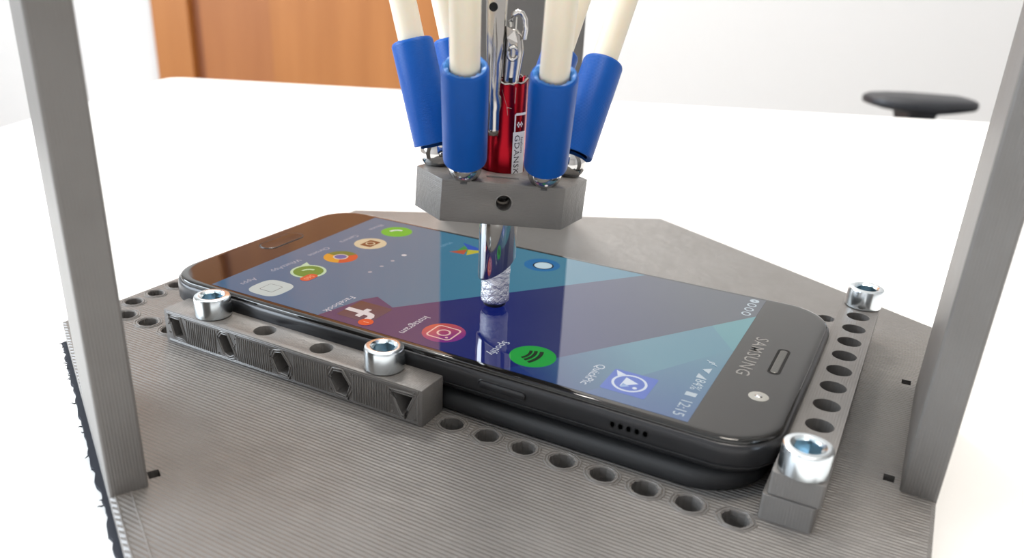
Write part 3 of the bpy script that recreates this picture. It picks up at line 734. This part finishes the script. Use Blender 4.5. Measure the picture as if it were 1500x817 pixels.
# rods with blue sleeves
RDIR = [(.24, -.449), (.24, -.449), (.061, .596), (.061, .596), (-.313, .041), (-.313, .041)]
RL = ['blue sleeved white rod nearest the camera on the left, beside the metal clip', 'blue sleeved white rod nearest the camera on the right of the red barrel',
      'blue sleeved white rod leaning out furthest to the right', 'blue sleeved white rod mostly hidden behind the right front rod',
      'blue sleeved white rod mostly hidden behind the left front rod', 'blue sleeved white rod leaning out furthest to the left']
sleeve0 = None
for i in range(6):
    bx, bd = BALLS[i]; P0 = EC + RM @ Vector((bx, -bd, BH)); d = Vector((RDIR[i][0], RDIR[i][1], 1)).normalized()
    q = Vector((0, 0, 1)).rotation_difference(d)
    if sleeve0 is None:
        r = thing('push_rod', P0, RL[i], 'rod', 'six parallel push rods of the machine', rot=q); sleeve0 = r
        s = MB(); s.lathe([(3.2, 2.1), (3.9, 1.8), (4.3, 1.85), (4.35, 2.1), (4.35, 22.2), (4.15, 22.7), (3.9, 22.9)], 48, cap=(False, False)); s.obj('sleeve', 'blue', r, 40)
        s = MB()
        prof = []
        rnd = random.Random(3); v = []; fs = []; n_ = 48
        for k, (rr_, z) in enumerate([(3.95, 22.85), (3.6, 22.95), (3.2, 22.8), (2.85, 22.3), (2.75, 20.5)]):
            for j in range(n_): a = 2 * PI * j / n_; v.append(((rr_ + rnd.uniform(-.1, .1)) * math.cos(a), (rr_ + rnd.uniform(-.1, .1)) * math.sin(a), z + rnd.uniform(-.22, .2) * (k in (1, 2, 3))))
        fs = [(k * n_ + j, k * n_ + (j + 1) % n_, (k + 1) * n_ + (j + 1) % n_, (k + 1) * n_ + j) for k in range(4) for j in range(n_)]
        s.add(v, fs); M['blue_cut'] = mat('cut_blue_edge', (.03, .17, .50), .35); s.obj('sleeve_mouth', 'blue_cut', r, 30)
        s = MB(); s.lathe([(2.72, 6), (2.72, 140)], 32); s.obj('rod', 'rod', r, 60)
    else:
        r = sleeve0.copy(); COL.objects.link(r); r.location = W(P0); r.rotation_quaternion = q; r['label'] = RL[i]
        for ch in list(sleeve0.children): c = ch.copy(); COL.objects.link(c); c.parent = r

# ================================================================== stylus: red barrel above, foil wrapped tip below
SO = TIP + t0 * .35 + Vector((0, 0, .05))
# turn so that local -y faces the camera
vd = Vector((CAM[0] - SO.x, CAM[1] - SO.y, 0)); ang = math.atan2(vd.y, vd.x) + PI / 2
sty = thing('stylus', SO, 'red barrel stylus with chrome sleeve and foil wrapped tip touching the screen', 'stylus', rot=Matrix.Rotation(ang, 4, 'Z').to_quaternion())
sty_off = .85
m_ = Matrix.Translation((sty_off * .8, 0, 0))
bb = MB(); rnd = random.Random(5); v = []; n_ = 48
for k, (rr_, z) in enumerate([(4.5, 21.5), (4.5, 35), (4.5, 49.2), (4.5, 50.3), (4.05, 50.2), (4.0, 42)]):
    for j in range(n_):
        a = 2 * PI * j / n_; jag = (rnd.uniform(-.35, .3) + .5 * math.sin(a * 2 + 1)) if k in (3, 4) else 0
        v.append((rr_ * math.cos(a), rr_ * math.sin(a), z + jag))
bb.add(v, [(k * n_ + j, k * n_ + (j + 1) % n_, (k + 1) * n_ + (j + 1) % n_, (k + 1) * n_ + j) for k in range(5) for j in range(n_)], None, m_)
bb.obj('barrel', 'red', sty, 60)
ed = MB(); ed.tube([(m_ @ Vector((4.28 * math.cos(a), 4.28 * math.sin(a), 50.35 + .4 * math.sin(2 * a + 1) + rnd.uniform(-.25, .3)))) for a in [2 * PI * j / 30 for j in range(30)]], .24, 5, True); ed.obj('torn_edge', 'steelclip', sty, 50, recalc=False)
def oncyl(s_, z, rr_=4.53):                            # arc length s_ to the right of the camera-facing line
    a = -PI / 2 + s_ / 4.5; return m_ @ Vector((rr_ * math.cos(a), rr_ * math.sin(a), z))
def patch(o, s0_, s1_, z0, z1, rr_=4.53, n=8):
    vs = [oncyl(s0_ + (s1_ - s0_) * i / n, z, rr_) for z in (z0, z1) for i in range(n + 1)]; o.add(vs, [(i, i + 1, n + 2 + i, n + 1 + i) for i in range(n)])
lb = MB(); patch(lb, 1.75, 5.2, 30.5, 40.4); patch(lb, 1.95, 2.25, 40.4, 44.0); patch(lb, 2.25, 5.2, 43.75, 44.25)
for (ss, zc) in ((2.95, 41.9), (3.75, 41.9)):
    for dd in ((0, .35), (0, -.35), (.26, 0), (-.26, 0)):
        c = ss + dd[0]; z = zc + dd[1]; vs = [oncyl(c - .2, z), oncyl(c, z - .27), oncyl(c + .2, z), oncyl(c, z + .27)]; lb.add(vs, [(0, 1, 2, 3)])
lbo = lb.obj('printed_label', 'white_print', sty, recalc=True)
v_, f_ = text_geo('GDANSK', 2.15, spacing=1.08, bold=.01)
tl = MB(); tl.add([oncyl(2.7 + p[1] * .85, 35.75 - p[0] * .90, 4.56) for p in v_], f_)
v_, f_ = text_geo('lszlom', 1.3)
tl.add([oncyl(4.05 + p[1] * .8, 37.6 - p[0], 4.56) for p in v_], f_)
tl.obj('label_lettering', 'dark_print', lbo, recalc=False)
sc_ = MB()
for pts in ([(-.9, 48.9), (-.3, 47.0), (.2, 45.6), (.4, 43.9)], [(.25, 45.4), (1.2, 45.2)], [(1.9, 49.4), (1.8, 46.2)]):
    sc_.tube([oncyl(p[0], p[1], 4.5) for p in pts], .05, 4)
sc_.obj('scratches', 'steelclip', sty, recalc=False)
# chrome sleeve with a slanting cut end
cs = MB(); n_ = 48; v = []
m2_ = Matrix.Translation((.15, 0, 0))
def lowz(a): return 9.4 + 2.6 * math.cos(a - .25)
for (rr_, top) in ((3.95, False), (4.05, False), (4.2, True), (3.7, True)):
    pass
prof = []
for j in range(n_):
    a = 2 * PI * j / n_
    v += [(3.65 * math.cos(a), 3.65 * math.sin(a), lowz(a) + .3), (4.0 * math.cos(a), 4.0 * math.sin(a), lowz(a)), (4.15 * math.cos(a), 4.15 * math.sin(a), lowz(a) + .4), (4.2 * math.cos(a), 4.2 * math.sin(a), 24.5)]
cs.add(v, [(j * 4 + k, ((j + 1) % n_) * 4 + k, ((j + 1) % n_) * 4 + k + 1, j * 4 + k + 1) for j in range(n_) for k in range(3)], None, m2_)
cs.obj('chrome_sleeve', 'chrome', sty, 40)
fl = MB(); v = []; rnd = random.Random(9); n_ = 36; zs = [1.3 + .5 * k for k in range(26)]
for k, z in enumerate(zs):
    for j in range(n_): a = 2 * PI * j / n_; rr_ = 3.2 + rnd.uniform(-.10, .10) - (.35 if k == 0 else 0); v.append((rr_ * math.cos(a), rr_ * math.sin(a), z + rnd.uniform(-.1, .1)))
fl.add(v, [(k * n_ + j, k * n_ + (j + 1) % n_, (k + 1) * n_ + (j + 1) % n_, (k + 1) * n_ + j) for k in range(len(zs) - 1) for j in range(n_)]); fl.obj('foil_wrap', 'foil', sty, 60)
rt = MB(); rt.lathe([(.8, .02), (1.9, .12), (2.5, .5), (2.65, 1.0), (2.65, 3.0)], 32); rt.obj('rubber_tip', 'black', sty, 50)

# ================================================================== crocodile clip gripping the barrel
cw = lambda x, y, dep: Vector(CAM) + cray(x, y) * (dep / cray(x, y).dot(f))
depb = (SO + Vector((0, 0, 50)) - Vector(CAM)).dot(f) 
Fax = RM.to_3x3()
fx = Vector((math.cos(ang), math.sin(ang), 0)); fy = Vector((-math.sin(ang), math.cos(ang), 0))   # stylus local axes
clipo = SO + fx * (-1.6) + fy * (-4.9) + Vector((0, 0, 40))
clip = thing('crocodile_clip', clipo, 'silver crocodile clip gripping the red barrel behind the left front rod', 'clip', rot=Matrix.Rotation(ang, 4, 'Z').to_quaternion())
# front jaw: bent sheet channel; x,z outline with folded sides
jw = MB()
def chan(o, secs):
    v = []
    for (z, xl, xr, dpt, yy) in secs:
        v += [(xl, yy + dpt, z), (xl, yy + dpt * .3, z), (xl + .45, yy, z), ((xl + xr) / 2, yy - .15, z), (xr - .45, yy, z), (xr, yy + dpt * .3, z), (xr, yy + dpt, z)]
    k = len(secs); o.add(v, [(a * 7 + i, a * 7 + i + 1, (a + 1) * 7 + i + 1, (a + 1) * 7 + i) for a in range(k - 1) for i in range(6)])
chan(jw, [(-.3, -1.0, .9, .5, 0), (1.0, -1.1, 1.0, .8, 0), (4.5, -1.3, 1.0, 1.0, 0), (5.6, -1.4, 1.3, 1.3, -.2), (7.2, -1.6, 1.25, 1.3, -.2), (8.2, -1.6, 1.0, 1.5, -.1), (14, -1.9, 1.3, 2.0, -.1), (20, -2.2, 1.7, 2.3, 0), (27, -2.4, 1.9, 2.4, .1), (40, -2.3, 1.9, 2.2, .3), (60, -2.2, 1.9, 2.0, .4)])
jo = jw.obj('front_jaw', 'steelclip', clip, 45); sd = jo.modifiers.new('s', 'SOLIDIFY'); sd.thickness = .0004
hh = MB(); hh.lathe([(.75, -.08), (.85, .05)], 20, Matrix.Translation((-.9, -.25, 24.4)) @ Matrix.Rotation(PI / 2, 4, 'X')); M['hole2'] = mat('clip_hole', (.005, .005, .005), .9); hh.obj('jaw_hole', 'hole2', clip)
tr = MB(); tr.tube([Vector((-.4, -.2, z)) for z in (22.5, 18, 12, 9)], [.1, .55, .5, .1], 8); tr.obj('jaw_trough', 'steelclip', clip, 60)
bk = MB(); chan(bk, [(7.5, 1.3, 4.3, 1.2, 1.2), (11, 1.4, 4.7, 1.5, 1.1), (16, 1.5, 5.4, 1.6, 1.0), (19.0, 1.6, 5.0, 1.6, 1.0), (20.4, 1.8, 3.9, 1.2, 1.0)])
jo = bk.obj('back_jaw', 'steelclip', clip, 45); sd = jo.modifiers.new('s', 'SOLIDIFY'); sd.thickness = .0004
rv = MB(); rv.tube([(3.2 + 1.0 * math.cos(a), .5, 15.9 + 1.25 * math.sin(a)) for a in [math.radians(40 + 30 * k) for k in range(11)]], .38, 8); rv.obj('rolled_rivet', 'chrome', clip, 60)
hk = MB(); hk.tube([(5.3, 1.0, 18.6), (5.5, .8, 20.5), (5.35, .6, 22.3), (4.7, .5, 23.4), (3.9, .45, 23.7), (3.0, .5, 23.1), (2.5, .6, 21.8), (2.6, .6, 20.8)], .5, 10); hk.tube([(3.7, .5, 22.7), (3.6, .5, 20.0)], .22, 6); hk.obj('spring_wire', 'chrome', clip, 60)
lv = MB(); lv.add([(1.8, .5, 20.9), (3.4, .3, 20.2), (4.1, .4, 17.9), (2.7, .3, 17.6), (1.9, .5, 18.8)], [(0, 1, 2, 3, 4)]); lo_ = lv.obj('spring_tab', 'steelclip', clip); sd = lo_.modifiers.new('s', 'SOLIDIFY'); sd.thickness = .0004
sl = MB(); sl.box(2.6, 3.4, .95, 1.15, 9.2, 11.2); sl.obj('jaw_slot', 'hole2', clip)

# ------------------------------------------------------------------ labels of the icons that differ
ICL = ['green phone handset icon', 'cream camera icon', 'round red, green and yellow ring icon', 'green speech bubble icon with handset', 'pale rounded square icon',
       'dark square icon with white letter f', 'orange and violet camera outline icon', 'green disc with dark curved bars', 'blue square icon with white speech ring', 'four coloured triangle icon', 'blue disc with white blob']
for ic, lab_ in zip([c for c in do.children if c.name.split('.')[0] == 'app_icon'], ICL): ic['label'] = lab_
